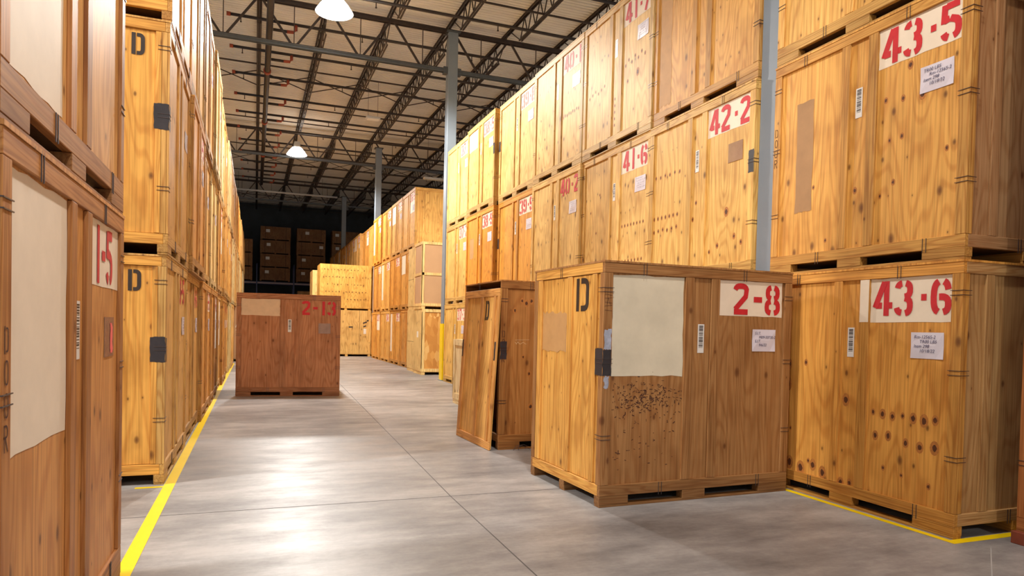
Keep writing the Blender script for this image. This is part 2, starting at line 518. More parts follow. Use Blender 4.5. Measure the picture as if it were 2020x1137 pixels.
def M_note(wd=.29, h=.215, seed=1):
    def f(bm):
        n = 4
        rows = [[bm.verts.new((wd * i / n, -.002 - (.004 if (i in (0, n)) ^ (j == 1) else 0), h * j / 2)) for i in range(n + 1)] for j in range(3)]
        for j in range(2):
            for i in range(n): bm.faces.new((rows[j][i], rows[j][i + 1], rows[j + 1][i + 1], rows[j + 1][i]))
    def g(bm):
        rd = random.Random(seed); z = h - .035
        for row in range(5):
            x = wd * rd.uniform(.1, .3); end = wd * rd.uniform(.6, .93)
            while x < end:
                wlen = rd.uniform(.02, .05); pts = []
                k = 0
                while k * .005 < wlen: pts.append((x + k * .005, z + rd.uniform(0, .014))); k += 1
                if len(pts) > 1: ribbon(bm, pts, .0022, lambda p: (p.x, -.0085, p.y))
                x += wlen + .012
            z -= h * .16
    return cached(('note', wd, h, seed), lambda: (one('note', f, MAT['paper']), one('scribble', g, MAT['pen'])))

def font_mesh(txt, size, mat):
    def f():
        cu = bpy.data.curves.new('writing', 'FONT'); cu.body = txt; cu.size = size; cu.shear = 0.15
        o = bpy.data.objects.new('writing', cu); COL.objects.link(o)
        bpy.context.view_layer.update()
        me = bpy.data.meshes.new_from_object(o.evaluated_get(bpy.context.evaluated_depsgraph_get()))
        bpy.data.objects.remove(o)
        me.materials.clear(); me.materials.append(mat)
        me.transform(Matrix.Rotation(PI / 2, 4, 'X'))
        return me
    return cached(('font', txt, size), f)

def shade(c, k):
    return tuple(max(0, min(255, v * k)) for v in c)

PALE = (240, 212, 156); GOLD = (226, 174, 100); AMBER = (216, 156, 80); BROWN = (170, 114, 70)

def crate(x, y, z, rz, label, group=None, tint=GOLD, level=1, L=CL, number=None, numpatch='panel', red='red',
          patch=None, tan=None, barcode=True, note='paper', knots=(), doorD=False, door=True, open_end=False, nasp=.95, plaindoor=False, endtint=None,
          doortint=None, spray=False, posttint=None, seed=None, by='centre', doorword=False, numh=.30, notetext=None, numx=None):
    """by='near_left': x, y name the corner that has the number side's left end and the door end"""
    seed = seed if seed is not None else int((x * 37 + y * 101 + z * 13) * 10) & 1023
    rd = random.Random(seed)
    h2, d2 = L / 2, CD / 2
    if by == 'corner':
        c, s = math.cos(rz), math.sin(rz)
        x, y = x + c * h2 - s * d2, y + s * h2 + c * d2
    root = link('storage_crate', None, None, (x, y, z), (0, 0, rz))
    tag(root, label, 'crate', group)
    m = crate_meshes(L)
    tc = lin(tint) + (1,)
    t2 = lin(shade(posttint or tint, rd.uniform(.90, 1.06))) + (1,)
    t3 = lin(shade(posttint or tint, rd.uniform(.86, 1.04))) + (1,)
    te = lin(endtint or tint) + (1,)
    td = lin(doortint or endtint or tint) + (1,)
    P = lambda n, me, loc=(0, 0, 0), rot=(0, 0, 0), col=tc: link(n, me, root, loc, rot, col)
    if level == 0:
        P('plywood_body', m['body'])
        P('lumber_frame', m['frame'], col=t2)
        P('pallet_base', m['base'], col=t3)
    else:
        if knots:
            P('side_panel', cached(('sp', L, tuple(knots)), lambda: one('side_panel', M_side_panel(L, knots), [MAT['ply'], MAT['knot'], MAT['halo']])))
        else:
            P('side_panel', cached(('sp', L), lambda: one('side_panel', M_side_panel(L), MAT['ply'])))
        P('side_panel', m['back_panel'])
        P('end_panel', m['end_panel'], col=te)
        P('roof_panel', m['roof'])
        P('floor_panel', m['deck'], col=lin((92, 66, 44)) + (1,))  # coloured dark to paint in the shade inside the fork openings
        P('pallet_base', m['base'], col=lin(shade(posttint or tint, .84)) + (1,))
        P('top_rail', m['top_x'], col=t2); P('bottom_rail', m['bot_x'], col=lin(shade(posttint or tint, .90)) + (1,))
        P('top_rail', m['top_x'], rot=(0, 0, PI), col=t2); P('bottom_rail', m['bot_x'], rot=(0, 0, PI), col=t3)
        if not open_end: P('top_rail', m['top_y'], col=td)
        P('bottom_rail', m['bot_y'], col=td)
        P('top_rail', m['top_y'], rot=(0, 0, PI), col=te); P('bottom_rail', m['bot_y'], rot=(0, 0, PI), col=te)
        for sx, sy in ((1, 1), (-1, -1)):
            P('corner_post', m['post'], rot=(0, 0, 0 if sx > 0 else PI), col=t2)
        mp = cached(('postm', L), lambda: mirrored(m['post']))
        P('corner_post', mp, rot=(0, 0, 0), col=t3); P('corner_post', mp, rot=(0, 0, PI), col=t3)
        for q in (0, 1):
            P('side_batten', m['bat%d' % q], col=t3 if q else t2); P('side_batten', m['bat%d' % q], rot=(0, 0, PI), col=t2)
            P('end_batten', m['ebat%d' % q], col=te)
        if door:
            D = M_door('plain' if plaindoor else 'battens')
            dr = P('door', D['panel'], loc=(-h2 + T, 0, 0), col=td)
            for bmh in D['bats']: link('door_batten', bmh, dr, color=td)
            if doorD:
                wme = word_mesh('D', .20 if plaindoor else .31, MAT['black'], .17, .85 if plaindoor else 1.35)
                link('stencil_letter', wme, dr, loc=(-.003, -d2 + doorD, 1.84 if plaindoor else 1.745), rot=(0, 0, -PI / 2))
        if level == 2:
            cv = M_clip_v()
            for u in (.42, 1.56):
                P('wire_clip', cv, (-h2 + u, -d2, CH - .108)); P('wire_clip', cv, (-h2 + u + .22, -d2, .09))
            P('wire_clip', cv, (-h2, .1, CH - .108), (0, 0, -PI / 2)); P('wire_clip', cv, (h2, -.1, .09), (0, 0, PI / 2))
        if level >= 1:
            for zc in ((.62, 1.93) if level == 1 else (.62, 1.30, 1.93)):
                P('wire_clip', M_clip_c(-1), (-h2, -d2, zc)); P('wire_clip', M_clip_c(1), (h2, -d2, zc))
    yp = -d2 + T - .0018
    ex = .0025
    if number:
        big = numpatch == 'wide'
        if numpatch:
            def fp(bm):
                rough_quad(bm, -h2 + 1.268, -h2 + 2.045, 1.70 if big else 1.74, CH - .112, yp, seed, .004)
                if big: rough_quad(bm, -h2 + 1.168, -h2 + 1.262, 1.70, CH - .112, -d2 - .0012, seed, .001)
            pm = cached(('np', L, big), lambda: one('patch', fp, MAT['cream']))
            P('painted_patch', pm)
        ln = word_len(number, numh, nasp)
        u0 = numx if numx is not None else 1.275 + (.77 - ln) / 2
        P('red_number', word_mesh(number, numh, MAT[red], .18, nasp), (-h2 + u0, yp - ex, 1.755))
    if barcode:
        bw, bb = M_barcode()
        bo = P('barcode_label', bw, (-h2 + 1.03, yp, 1.38)); link('barcode', bb, bo)
    if note == 'paper':
        n1, n2 = M_note(seed=seed % 5)
        no = P('shipping_note', n1, (-h2 + 1.68, yp, 1.40))
        if notetext:
            zz = .165
            for q, line in enumerate(notetext):
                link('handwriting', font_mesh(line, .038, MAT['pen']), no, (.03 + (.05 if q % 2 else 0), -.0085, zz)); zz -= .038
        elif level >= 1: link('handwriting', n2, no)
    elif note == 'pouch':
        P('plastic_pouch', cached('pouch', lambda: one('pouch', lambda bm: box(bm, 0, .25, -.003, 0, 0, .22), MAT['plastic'])), (-h2 + 1.66, yp, 1.36))
    if patch:
        (a, b, c, e, mk) = patch
        o = P('painted_patch', cached(('pp', L, patch), lambda: one('patch', lambda bm: rough_quad(bm, -h2 + a, -h2 + b, c, e, yp, seed, .008), MAT[mk])))
    if tan:
        (a, b, c, e) = tan
        P('painted_patch', cached(('tan', L, tan), lambda: one('patch', lambda bm: rough_quad(bm, -h2 + a, -h2 + b, c, e, yp, seed, .02, 12), MAT['tan'])))
    if spray == 'right':
        P('black_spray_mark', cached(('sprr', L), lambda: one('spray', lambda bm: rough_quad(bm, h2 - .088, h2, 1.17, 1.42, -d2 - .0012, seed, .004), MAT['spray'])))
    elif spray:
        def fs(bm):
            rough_quad(bm, -h2 + .0, -h2 + .088, 1.17, 1.40, -d2 - .0012, seed, .004)
            n0 = len(bm.verts)
        P('black_spray_mark', cached(('spr', L, 1), lambda: one('spray', fs, MAT['spray'])))
        if door:
            P('black_spray_mark', cached('spr2', lambda: one('spray', lambda bm: rough_quad(bm, 0, .13, 0, .24, 0, 5, .004), MAT['spray'])), (-h2 - .0015, -d2 + .13, 1.17), (0, 0, -PI / 2))
    if doorword:
        P('pen_lettering', word_mesh('DOOR', .09, MAT['ink'], .07, .8, True), (-h2 + .018, -d2 - .0015, 1.45))
    return root

def mirrored(me):
    n = me.copy(); n.transform(Matrix.Scale(-1, 4, (1, 0, 0))); n.flip_normals(); return n

ORD = ['first', 'second', 'third', 'fourth', 'fifth', 'sixth', 'seventh', 'eighth', 'ninth', 'tenth', 'eleventh', 'twelfth',
       'thirteenth', 'fourteenth', 'fifteenth', 'sixteenth', 'seventeenth', 'eighteenth', 'nineteenth', 'twentieth']
TIER = ['bottom', 'middle', 'top']
RZ_R, RZ_L = -PI / 2, PI / 2

# ------------------------------------------------------------------ the setting
def struct(name, me):
    o = link(name, me); o['kind'] = 'structure'; return o
struct('floor', one('floor', lambda bm: box(bm, -16, 20, -16, 60, -.2, 0), MAT['floor']))
def jf(bm):
    bar(bm, (1.50, -15, .0006), (1.72, 6.03, .0006), .009, .0014)
    bar(bm, (1.72, 6.03, .0006), (2.6, 33, .0006), .009, .0014)
    for yy in (6.03, 19.4, 32.8): bar(bm, (-10, yy + .02, .0006), (16, yy, .0006), .009, .0014)
struct('trim_floor_joint', one('joints', jf, MAT['joint']))
struct('trim_floor_seam', one('seam', lambda bm: bar(bm, (5.22, 3.46, .0006), (4.55, 3.0, .0006), .008, .0014), MAT['pale_joint']))
def roofz(y): return 10.42 + .018 * (y - 19)
def deckf(bm):
    y = -16.0; prof = []
    while y < 60:
        for dy, dz in ((0, 0), (.055, 0), (.07, .07), (.135, .07)): prof.append((y + dy, roofz(y) + dz))
        y += .15
    a = [bm.verts.new((-16, p[0], p[1])) for p in prof]; b = [bm.verts.new((20, p[0], p[1])) for p in prof]
    for i in range(len(prof) - 1): bm.faces.new((a[i], a[i + 1], b[i + 1], b[i]))
struct('ceiling', one('ceiling', deckf, MAT['deck']))
struct('wall_back', one('wall', lambda bm: box(bm, -16, 20, 58.5, 58.8, 0, 11.2), MAT['darkwall']))
struct('wall_left', one('wall', lambda bm: box(bm, -16.2, -16, 34, 58.8, 0, 11.2), MAT['cream2']))
struct('wall_right', one('wall', lambda bm: box(bm, 20, 20.2, 34, 58.8, 0, 11.2), MAT['cream2']))

# tape lines
def tape(label, segs, name='floor_tape'):
    def f(bm):
        for (x0, x1, y0, y1) in segs: box(bm, x0, x1, y0, y1, .0012, .0022)
    return tag(link(name, one('tape', f, MAT['yellow'])), label, 'floor tape')
tape('long yellow floor tape along the left wall of crates, with two short side stubs', [(-.785, -.69, -3, 27.8), (-1.02, -.785, 7.07, 7.12), (-1.02, -.785, 4.80, 4.87)])
tape('yellow floor tape turning a corner around the foot of crate 43-6', [(5.02, 5.085, 3.60, 6.0), (5.085, 6.9, 3.60, 3.68)])

# columns
def col_mesh():
    return one('shaft', lambda bm: box(bm, -.14, .14, -.14, .14, .02, 10.05), MAT['column'], .012)
for i, (cx, cy, lab) in enumerate([(5.31, 5.95, 'grey steel column between crates 42-2 and 43-5'),
                                    (5.24, 19.22, 'grey steel column with yellow guard at the far end of the numbered right row'),
                                    (5.46, 33.0, 'grey steel column rising behind the crates past the cardboard crate'),
                                    (5.46, 46.5, 'farthest grey steel column in front of the dark back wall')]):
    o = link('steel_column', None, None, (cx, cy, 0)); tag(o, lab, 'column', 'steel columns along the right row')
    link('shaft', cached('shaft', col_mesh), o)
    link('base_plate', cached('bplate', lambda: one('plate', lambda bm: box(bm, -.19, .19, -.155, .155, 0, .02), MAT['column'])), o)
    link('cap_plate', cached('cplate', lambda: one('plate', lambda bm: box(bm, -.2, .2, -.2, .2, 10.05, 10.07), MAT['girder'])), o, (0, 0, 0))
    link('bracket', cached('brk', lambda: one('bracket', lambda bm: box(bm, -.26, .26, -.08, .08, 8.86, 9.06), MAT['girder'])), o, (0, 0, .012 * (cy - 19)))
    if i == 1:
        link('yellow_guard', one('guard', lambda bm: [box(bm, -.155, .155, -.155, -.142, .02, 1.66), box(bm, -.155, -.142, -.142, .155, .02, 1.66), box(bm, .142, .155, -.142, .155, .02, 1.66)], MAT['yellow']), o)

# girders across the aisle
JX = [5.24 + 1.745 * k for k in range(-8, 7)]
GY = [5.6, 19.22, 33.0, 46.5]
for gi, gy in enumerate(GY):
    zt = roofz(gy) - .30; zb = zt - 1.14
    nm = ['nearest, just above the top of the photo', 'meeting the near tall column in the middle', 'passing above the farther bright light', 'farthest, in front of the dark back wall'][gi]
    g = link('roof_girder', None, None, (0, gy, 0)); tag(g, 'wide steel truss girder across the aisle, ' + nm, 'girder', 'roof girders')
    def tc(bm, z):
        for s in (-.055, .055): box(bm, JX[0], JX[-1], s - .045 if s < 0 else s - .03, s + .03 if s < 0 else s + .045, z - .012, z + .012); box(bm, JX[0], JX[-1], s - .008, s + .008, z - .07 if z < zt - .5 else z - .09, z)
    bm = bmesh.new(); tc(bm, zt); link('top_chord', to_mesh(bm, 'chord', MAT['joist']), g)
    bm = bmesh.new(); tc(bm, zb); link('bottom_chord', to_mesh(bm, 'chord', MAT['girder']), g)
    bm = bmesh.new()
    for k in range(len(JX) - 1):
        xm = (JX[k] + JX[k + 1]) / 2
        bar(bm, (JX[k] + .06, 0, zt - .05), (xm - .05, 0, zb), .055, .045, (0, 1, 0)); bar(bm, (JX[k + 1] - .06, 0, zt - .05), (xm + .05, 0, zb), .055, .045, (0, 1, 0))
        bar(bm, (xm, 0, zt - .05), (xm, 0, zb), .022, .022, (0, 1, 0))
    link('web', to_mesh(bm, 'web', MAT['joist']), g)

# bar joists along the aisle
def joist_mesh(L):
    def f():
        m = {}
        dep = .62
        def top(bm):
            for s in (-.04, .04): box(bm, s - .028, s + .028, 0, L, -.01, 0); box(bm, s - .005, s + .005, 0, L, -.06, -.01)
        def bot(bm):
            for s in (-.034, .034): box(bm, s - .024, s + .024, .95, L - .95, -dep, -dep + .01); box(bm, s - .005, s + .005, .95, L - .95, -dep + .01, -dep + .05)
        def web(bm):
            n = max(6, int((L - 1.9) / .55)); st = (L - 1.9) / n
            tube(bm, [(0, .12, -.05), (0, .95, -dep + .03)], .016, 5)
            tube(bm, [(0, L - .12, -.05), (0, L - .95, -dep + .03)], .016, 5)
            for k in range(n):
                a = .95 + st * k
                tube(bm, [(0, a, -dep + .03), (0, a + st / 2, -.04)], .018, 5)
                tube(bm, [(0, a + st / 2, -.04), (0, a + st, -dep + .03)], .018, 5)
        return one('tc', top, MAT['joist']), one('bc', bot, MAT['joist']), one('jw', web, MAT['joist'])
    return cached(('joist', L), f)
bays = [(-8.0, 5.6), (5.6, 19.22), (19.22, 33.0), (33.0, 46.5), (46.5, 58.4)]
bayn = ['behind the nearest girder', 'in the nearest roof bay', 'in the second roof bay', 'in the third roof bay', 'in the farthest roof bay']
for bi, (a, b) in enumerate(bays):
    if bi == 0: continue
    L = round(b - a, 2)
    jm = joist_mesh(L)
    for k, jx in enumerate(JX):
        kk = k - 8
        if jx < -6 or (bi <= 1 and jx > 13): continue
        side = 'over the grey columns' if kk == 0 else ('%s one %s of the columns' % (ORD[abs(kk) - 1], 'left' if kk < 0 else 'right'))
        j = link('roof_joist', None, None, (jx, a, roofz(a) - .01), (math.atan(.018), 0, 0))
        tag(j, 'dark open web roof joist %s, %s' % (bayn[bi], side), 'joist', 'roof joists')
        link('top_chord', jm[0], j); link('bottom_chord', jm[1], j); link('web', jm[2], j)

# bridging rods
bn = 0
for bi, (a, b) in enumerate(bays[1:], 1):
    for fr in (.16, .32, .48, .64, .80):
        yy = a + (b - a) * fr
        bn += 1
        z0 = roofz(yy)
        if abs(fr - .48) < .01:
            def f(bm):
                for k in range(len(JX) - 1):
                    bar(bm, (JX[k], 0, -.06), (JX[k + 1], 0, -.60), .04, .025); bar(bm, (JX[k], 0, -.60), (JX[k + 1], 0, -.06), .04, .025)
            me = cached('xbr', lambda: one('xbr', f, MAT['joist']))
            tag(link('cross_bracing', me, None, (0, yy, z0)), 'row of crossed bracing rods between the joists, %s' % bayn[bi], 'bracing', 'cross bracing rows')
        else:
            me = cached('rod', lambda: one('rod', lambda bm: bar(bm, (JX[0], 0, -.585), (JX[-1], 0, -.585), .044, .04), MAT['joist']))
            tag(link('bridging_rod', me, None, (0, yy, z0)), 'thin straight bridging rod crossing under the joists, %s one %s' % (ORD[int(fr / .16 - .5) if fr < .5 else int(fr / .16) - 2], bayn[bi]), 'rod', 'bridging rods')

# sprinkler pipes
mp = link('sprinkler_main', None, None, (.26, 5, 0)); tag(mp, 'long dark sprinkler main pipe running down the aisle roof', 'pipe')
link('pipe', one('pipe', lambda bm: tube(bm, [(0, 0, 9.16), (0, 38.5, 9.16 + .018 * 38.5)], .085, 10), MAT['pipe']), mp)
for k in range(4): link('coupling', cached('cpl', lambda: one('cpl', lambda bm: tube(bm, [(0, -.09, 0), (0, .09, 0)], .115, 10), MAT['orange'])), mp, (0, 11.7 + k * 6.2, 9.16 + .018 * (11.7 + k * 6.2)))
def branch(ya, short=False):
    z = 9.62 + .018 * (ya - 19)
    o = link('sprinkler_branch', None, None, (0, ya, z))
    xl, xr = (-.75, 17.0)
    link('pipe', cached('brp', lambda: one('p', lambda bm: tube(bm, [(-.72, 0, 0), (17.0, 0, 0)], .042, 8), MAT['pipe'])), o)
    link('end_cap', cached('brc', lambda: one('c', lambda bm: tube(bm, [(-.80, 0, 0), (-.70, 0, 0)], .056, 8), MAT['orange'])), o)
    link('elbow', cached('bre', lambda: one('e', lambda bm: [tube(bm, [(.70, 0, -.22), (.88, 0, -.21), (.93, 0, -.15), (.93, 0, -.02)], .046, 8)], MAT['orange'])), o)
    link('riser', cached('brr', lambda: one('r', lambda bm: tube(bm, [(.35, 0, -.22), (.72, 0, -.22)], .042, 8), MAT['pipe'])), o)
    for x in (-.45, 2.7, 5.9, 9.0): link('sprinkler_head', cached('brh', lambda: one('h', lambda bm: [tube(bm, [(0, 0, -.16), (0, 0, 0)], .014, 6), tube(bm, [(0, 0, -.17), (0, 0, -.15)], .026, 6)], MAT['pipe'])), o, (x, 0, 0))
    return o
for k in range(13):
    ya = 14.80 + 2.32 * k
    o = branch(ya)
    tag(o, 'dark sprinkler branch pipe with orange end cap and elbow, %s one down the roof' % ORD[k], 'pipe', 'sprinkler branch pipes')

# high bay fixtures
def lathe(bm, prof, n=24):
    rings = [[bm.verts.new((r * math.cos(2 * PI * k / n), r * math.sin(2 * PI * k / n), z)) for k in range(n)] for r, z in prof]
    for a, b in zip(rings, rings[1:]):
        for k in range(n): bm.faces.new((a[k], a[(k + 1) % n], b[(k + 1) % n], b[k])).smooth = True
    return rings
def fx_house(): return one('housing', lambda bm: lathe(bm, [(.02, .62), (.12, .60), (.16, .36), (.19, .34)]), MAT['housing'])
def fx_refl(): return one('reflector', lambda bm: lathe(bm, [(.19, .34), (.33, .17), (.43, .03), (.44, .03), (.34, .18), (.20, .345)]), MAT['glow'])
def fx_lens(mat):
    def f(bm):
        r = lathe(bm, [(.41, .05), (.34, .02), (.17, .0)]); bm.faces.new(r[-1][::-1])
        r2 = lathe(bm, [(.41, .05), (.40, .06)]); bm.faces.new(r2[-1])
    return one('lens', f, mat)
for lo, (x, y, z, wt, lab) in zip(LAMPS, LAMP_SPOTS):
    o = link('high_bay_light', None, None, (x, y, z))
    tag(o, lab or 'round high bay light over %s' % ('the near aisle' if abs(x - 1.67) < .1 and y > 0 else 'the aisle behind the viewer' if y < -5 else 'the next aisle on the left, near' if x < 0 and y < 10 else 'the next aisle on the left, far' if x < 0 else 'the aisle on the right, near' if y < 10 else 'the aisle on the right, far'), 'ceiling light', 'high bay lights')
    link('housing', cached('fxh', fx_house), o)
    link('reflector', cached('fxr', fx_refl), o)
    link('lens', cached('fxl', lambda: fx_lens(MAT['lens'])), o)
    link('hanger', cached(('fxw', round(roofz(y) - z, 2)), lambda: one('hanger', lambda bm: tube(bm, [(0, 0, .6), (0, 0, roofz(y) - z - .02)], .008, 6), MAT['pipe'])), o)
    lo.parent = o; lo.location = (0, 0, -.23)
def strip(x, y, z, lab, L=1.2):
    o = link('strip_light', None, None, (x, y, z)); tag(o, lab, 'ceiling light')
    link('housing', one('h', lambda bm: box(bm, -L / 2, L / 2, -.16, .16, .02, .10), MAT['housing'], .01), o)
    link('lens', one('l', lambda bm: box(bm, -L / 2 + .04, L / 2 - .04, -.13, .13, 0, .02), MAT['dull_lens']), o)
    link('hanger', one('w', lambda bm: [tube(bm, [(s * L * .35, 0, .1), (s * L * .35, 0, roofz(y) - z)], .006, 5) for s in (-1, 1)], MAT['pipe']), o)
strip(3.95, 25.3, 9.1, 'small unlit strip light hanging off a joist over the aisle', .5)
strip(8.1, 32.0, 8.6, 'unlit pale strip light hanging above the tall crates on the right', 1.3)
wd = link('pale_pipe', None, None, (1.45, 45.4, 9.79)); tag(wd, 'long pale pipe crossing the roof in front of the dark back wall', 'pipe')
link('pipe', one('duct', lambda bm: tube(bm, [(-3.45, 0, 0), (3.45, 0, 0)], .06, 10), MAT['housing']), wd)
for px in (-2.5, 2.5): link('hanger', one('hg', lambda bm: tube(bm, [(0, 0, .06), (0, 0, roofz(45.4) - 9.79 + .03)], .01, 6), MAT['joist']), wd, (px, 0, 0))

# ------------------------------------------------------------------ crates: the two loose ones, the open one, the nearest stacks
G_R = 'numbered storage crates in the right row'
G_L = 'storage crates in the long left row'
G_2 = 'storage crates in the right row beyond the guarded column'
PALE43 = (232, 178, 98)

c28 = crate(2.86, 5.28, 0, math.radians(2.0), 'brown wooden storage crate 2-8 standing loose on the floor in front of the right row', None,
            tint=(174, 126, 80), endtint=(226, 170, 90), level=2, by='corner', number='2-8', nasp=1.08, numx=1.426, patch=(.095, .862, 1.165, 2.07, 'cream2'),  # light painted into the tints: front darker, door end lighter
            note='paper', notetext=['S.I.T.', 'M09-50730-2', 'S.I.T.', '9/6/22'], doorD=.555, spray=True, seed=11)
c28d = [o for o in c28.children if o.name.startswith('door')][0]
link('tan_patch', one('tanp', lambda bm: rough_quad(bm, 0, .55, 0, .39, 0, 9, .015, 12), MAT['tan']), c28d, (-.0035, .545, 1.35), (0, 0, -PI / 2))
def inkf(bm):
    rd = random.Random(4)
    for _ in range(330):
        u = rd.gauss(.47, .20); z = .98 + rd.gauss(0, .075) - abs(rd.gauss(0, .03))
        if rd.random() < .2: u = rd.uniform(.12, .84); z = rd.uniform(.30, 1.1)
        if not (.105 < u < .855): continue
        l = rd.uniform(.006, .03); a = rd.choice((0, 0, 1.57, .5, -.4))
        ribbon(bm, [(u, z), (u + l * math.cos(a), z + l * math.sin(a) + .001)], rd.uniform(.003, .008), lambda p: (-CL / 2 + p.x, -CD / 2 + T - .0016, p.y))
link('ink_marks', one('ink', inkf, MAT['ink']), c28)['kind'] = 'stuff'
link('pale_smear', one('smear', lambda bm: [rough_quad(bm, -CL / 2 + .01, -CL / 2 + .08, 1.405, 1.58, -CD / 2 - .0013, 3, .008), rough_quad(bm, -CL / 2 + .02, -CL / 2 + .07, 1.06, 1.165, -CD / 2 - .0013, 8, .009)], MAT['bluesmear']), c28)
def cr(bm):
    rd = random.Random(8); z = 1.75
    for q in range(5): ribbon(bm, [(-CL / 2 + .008, z), (-CL / 2 + .082, z + rd.uniform(-.01, .01))], .003, lambda p: (p.x, -CD / 2 - .0015, p.y)); z += .035
    ribbon(bm, [(-CL / 2 + .03, 1.80), (-CL / 2 + .045, 1.86), (-CL / 2 + .06, 1.80)], .003, lambda p: (p.x, -CD / 2 - .0015, p.y))
link('pen_marks', one('pen', cr, MAT['ink']), c28)

crate(-.36, 15.36, 0, math.radians(-5.8), 'reddish brown storage crate 2-13 standing alone in the middle of the aisle', None,
      tint=(190, 132, 94), level=2, L=2.12, by='corner', number='2-13', numpatch=None, nasp=1.0, patch=(.09, .868, 1.72, 2.07, 'beige'),
      note='pouch', seed=21)

# open crate and its door leaning on it
RO = math.radians(1.5)
oc = crate(2.945, 8.17, 0, RO, 'open brown storage crate with its door off, behind crate 2-8', None,
           tint=(184, 126, 70), level=2, L=2.06, by='corner', number=None, barcode=False, note=None, door=False, open_end=True, spray=True, doorword=True, seed=31,
           knots=((.30, 1.93, .016), (.36, 1.90, .02), (.43, 1.93, .018), (.2, 1.80, .016), (.42, .98, .016), (.45, .55, .02), (.33, 1.2, .012)))
link('chalk_scribble', one('chk', lambda bm: [ribbon(bm, [(-.82 + .02 * k, 1.38 + random.Random(k).uniform(-.02, .02)) for k in range(9)], .004, lambda p: (p.x, -CD / 2 + T - .002, p.y)), ribbon(bm, [(-.82, 1.42), (-.62, 1.425)], .003, lambda p: (p.x, -CD / 2 + T - .002, p.y))], MAT['chalk']), oc)
dw, dh = 1.30, 2.08
dobj = link('crate_door', None, None, (2.784, 8.80, .004), (0, math.asin(.105 / dh), math.radians(2.5)))
tag(dobj, 'detached wooden crate door marked D, leaning against the open crate', 'door')
dt = lin((244, 192, 114)) + (1,)
link('plywood_panel', one('dp', lambda bm: box(bm, .018, .032, -dw / 2 + .01, dw / 2 - .01, .01, dh - .01), MAT['ply']), dobj, color=dt)
for nme, z0, z1 in (('top_rail', dh - .10, dh), ('bottom_rail', 0, .10)):
    link(nme, one('dr', lambda bm: box(bm, 0, .0175, -dw / 2, dw / 2, z0, z1), MAT['raily'], .002), dobj, color=lin((222, 164, 96)) + (1,))
for a, b in ((0, .055), (.115, .185), (.56, .65), (1.19, 1.30)):
    link('batten', one('db', lambda bm, a=a, b=b: box(bm, 0, .0175, -dw / 2 + a, -dw / 2 + b, .101, dh - .101), MAT['post'], .002), dobj, color=lin((220, 160, 92)) + (1,))
link('stencil_letter', word_mesh('D', .26, MAT['black'], .17, .8), dobj, (.0165, -dw / 2 + .50, dh - .41), (0, 0, -PI / 2))
for ya in (-dw / 2 + .005, dw / 2 - .06): link('black_spray_mark', one('ds', lambda bm: rough_quad(bm, 0, .05, 0, .24, 0, 4, .003), MAT['spray']), dobj, (-.0012, ya + .052, 1.15), (0, 0, -PI / 2))
# loose wires on the floor by the open crate
def wf(bm):
    rd = random.Random(6)
    for q in range(7):
        cx, cy = rd.uniform(0, .5), rd.uniform(-.06, .06)
        pts = []
        for k in range(12):
            a = k / 11 * PI * rd.choice((1.5, 1.7)); rr = .05 + .02 * rd.random()
            pts.append((cx + rr * 1.4 * math.cos(a), cy + rr * .8 * math.sin(a), .004 + .07 * abs(math.sin(a * 1.1)) * (q % 3) / 2))
        tube(bm, pts, .0022, 4)
tag(link('loose_wire_clips', one('wires', wf, MAT['wire']), None, (3.16, 8.06, 0)), 'small tangle of loose steel wires on the floor before the open crate', 'wire')

# ---- left front stack (1-5)
c15 = crate(-.745, 2.57, 0, RZ_L, 'brown storage crate 1-5 with a tall cream patch, bottom left foreground', G_L, tint=(216, 154, 92), posttint=(196, 134, 78),
      level=2, L=2.11, by='corner', number='1-5', nasp=.9, numx=1.40, patch=(.10, .862, 1.09, 2.07, 'cream'), note='pouch', doorword=True, seed=41)
crate(-.75, 2.56, CH, RZ_L, 'brown storage crate with a big cream patch, stacked on crate 1-5', G_L, tint=(228, 174, 112), posttint=(200, 140, 84),
      level=2, L=2.12, by='corner', number=None, patch=(.10, .80, .22, 2.0, 'cream'), barcode=False, note=None, seed=42)
crate(-.75, 2.56, 2 * CH, RZ_L, 'storage crate on top of the left foreground stack, above the frame', G_L, tint=(218, 158, 98), level=1, L=2.12, by='corner', seed=43)

link('pink_sticker', one('ps', lambda bm: rough_quad(bm, 0, .07, 0, .16, 0, 2, .01), MAT['pink']), c15, (.74, -CD / 2 + T - .007, 1.38))

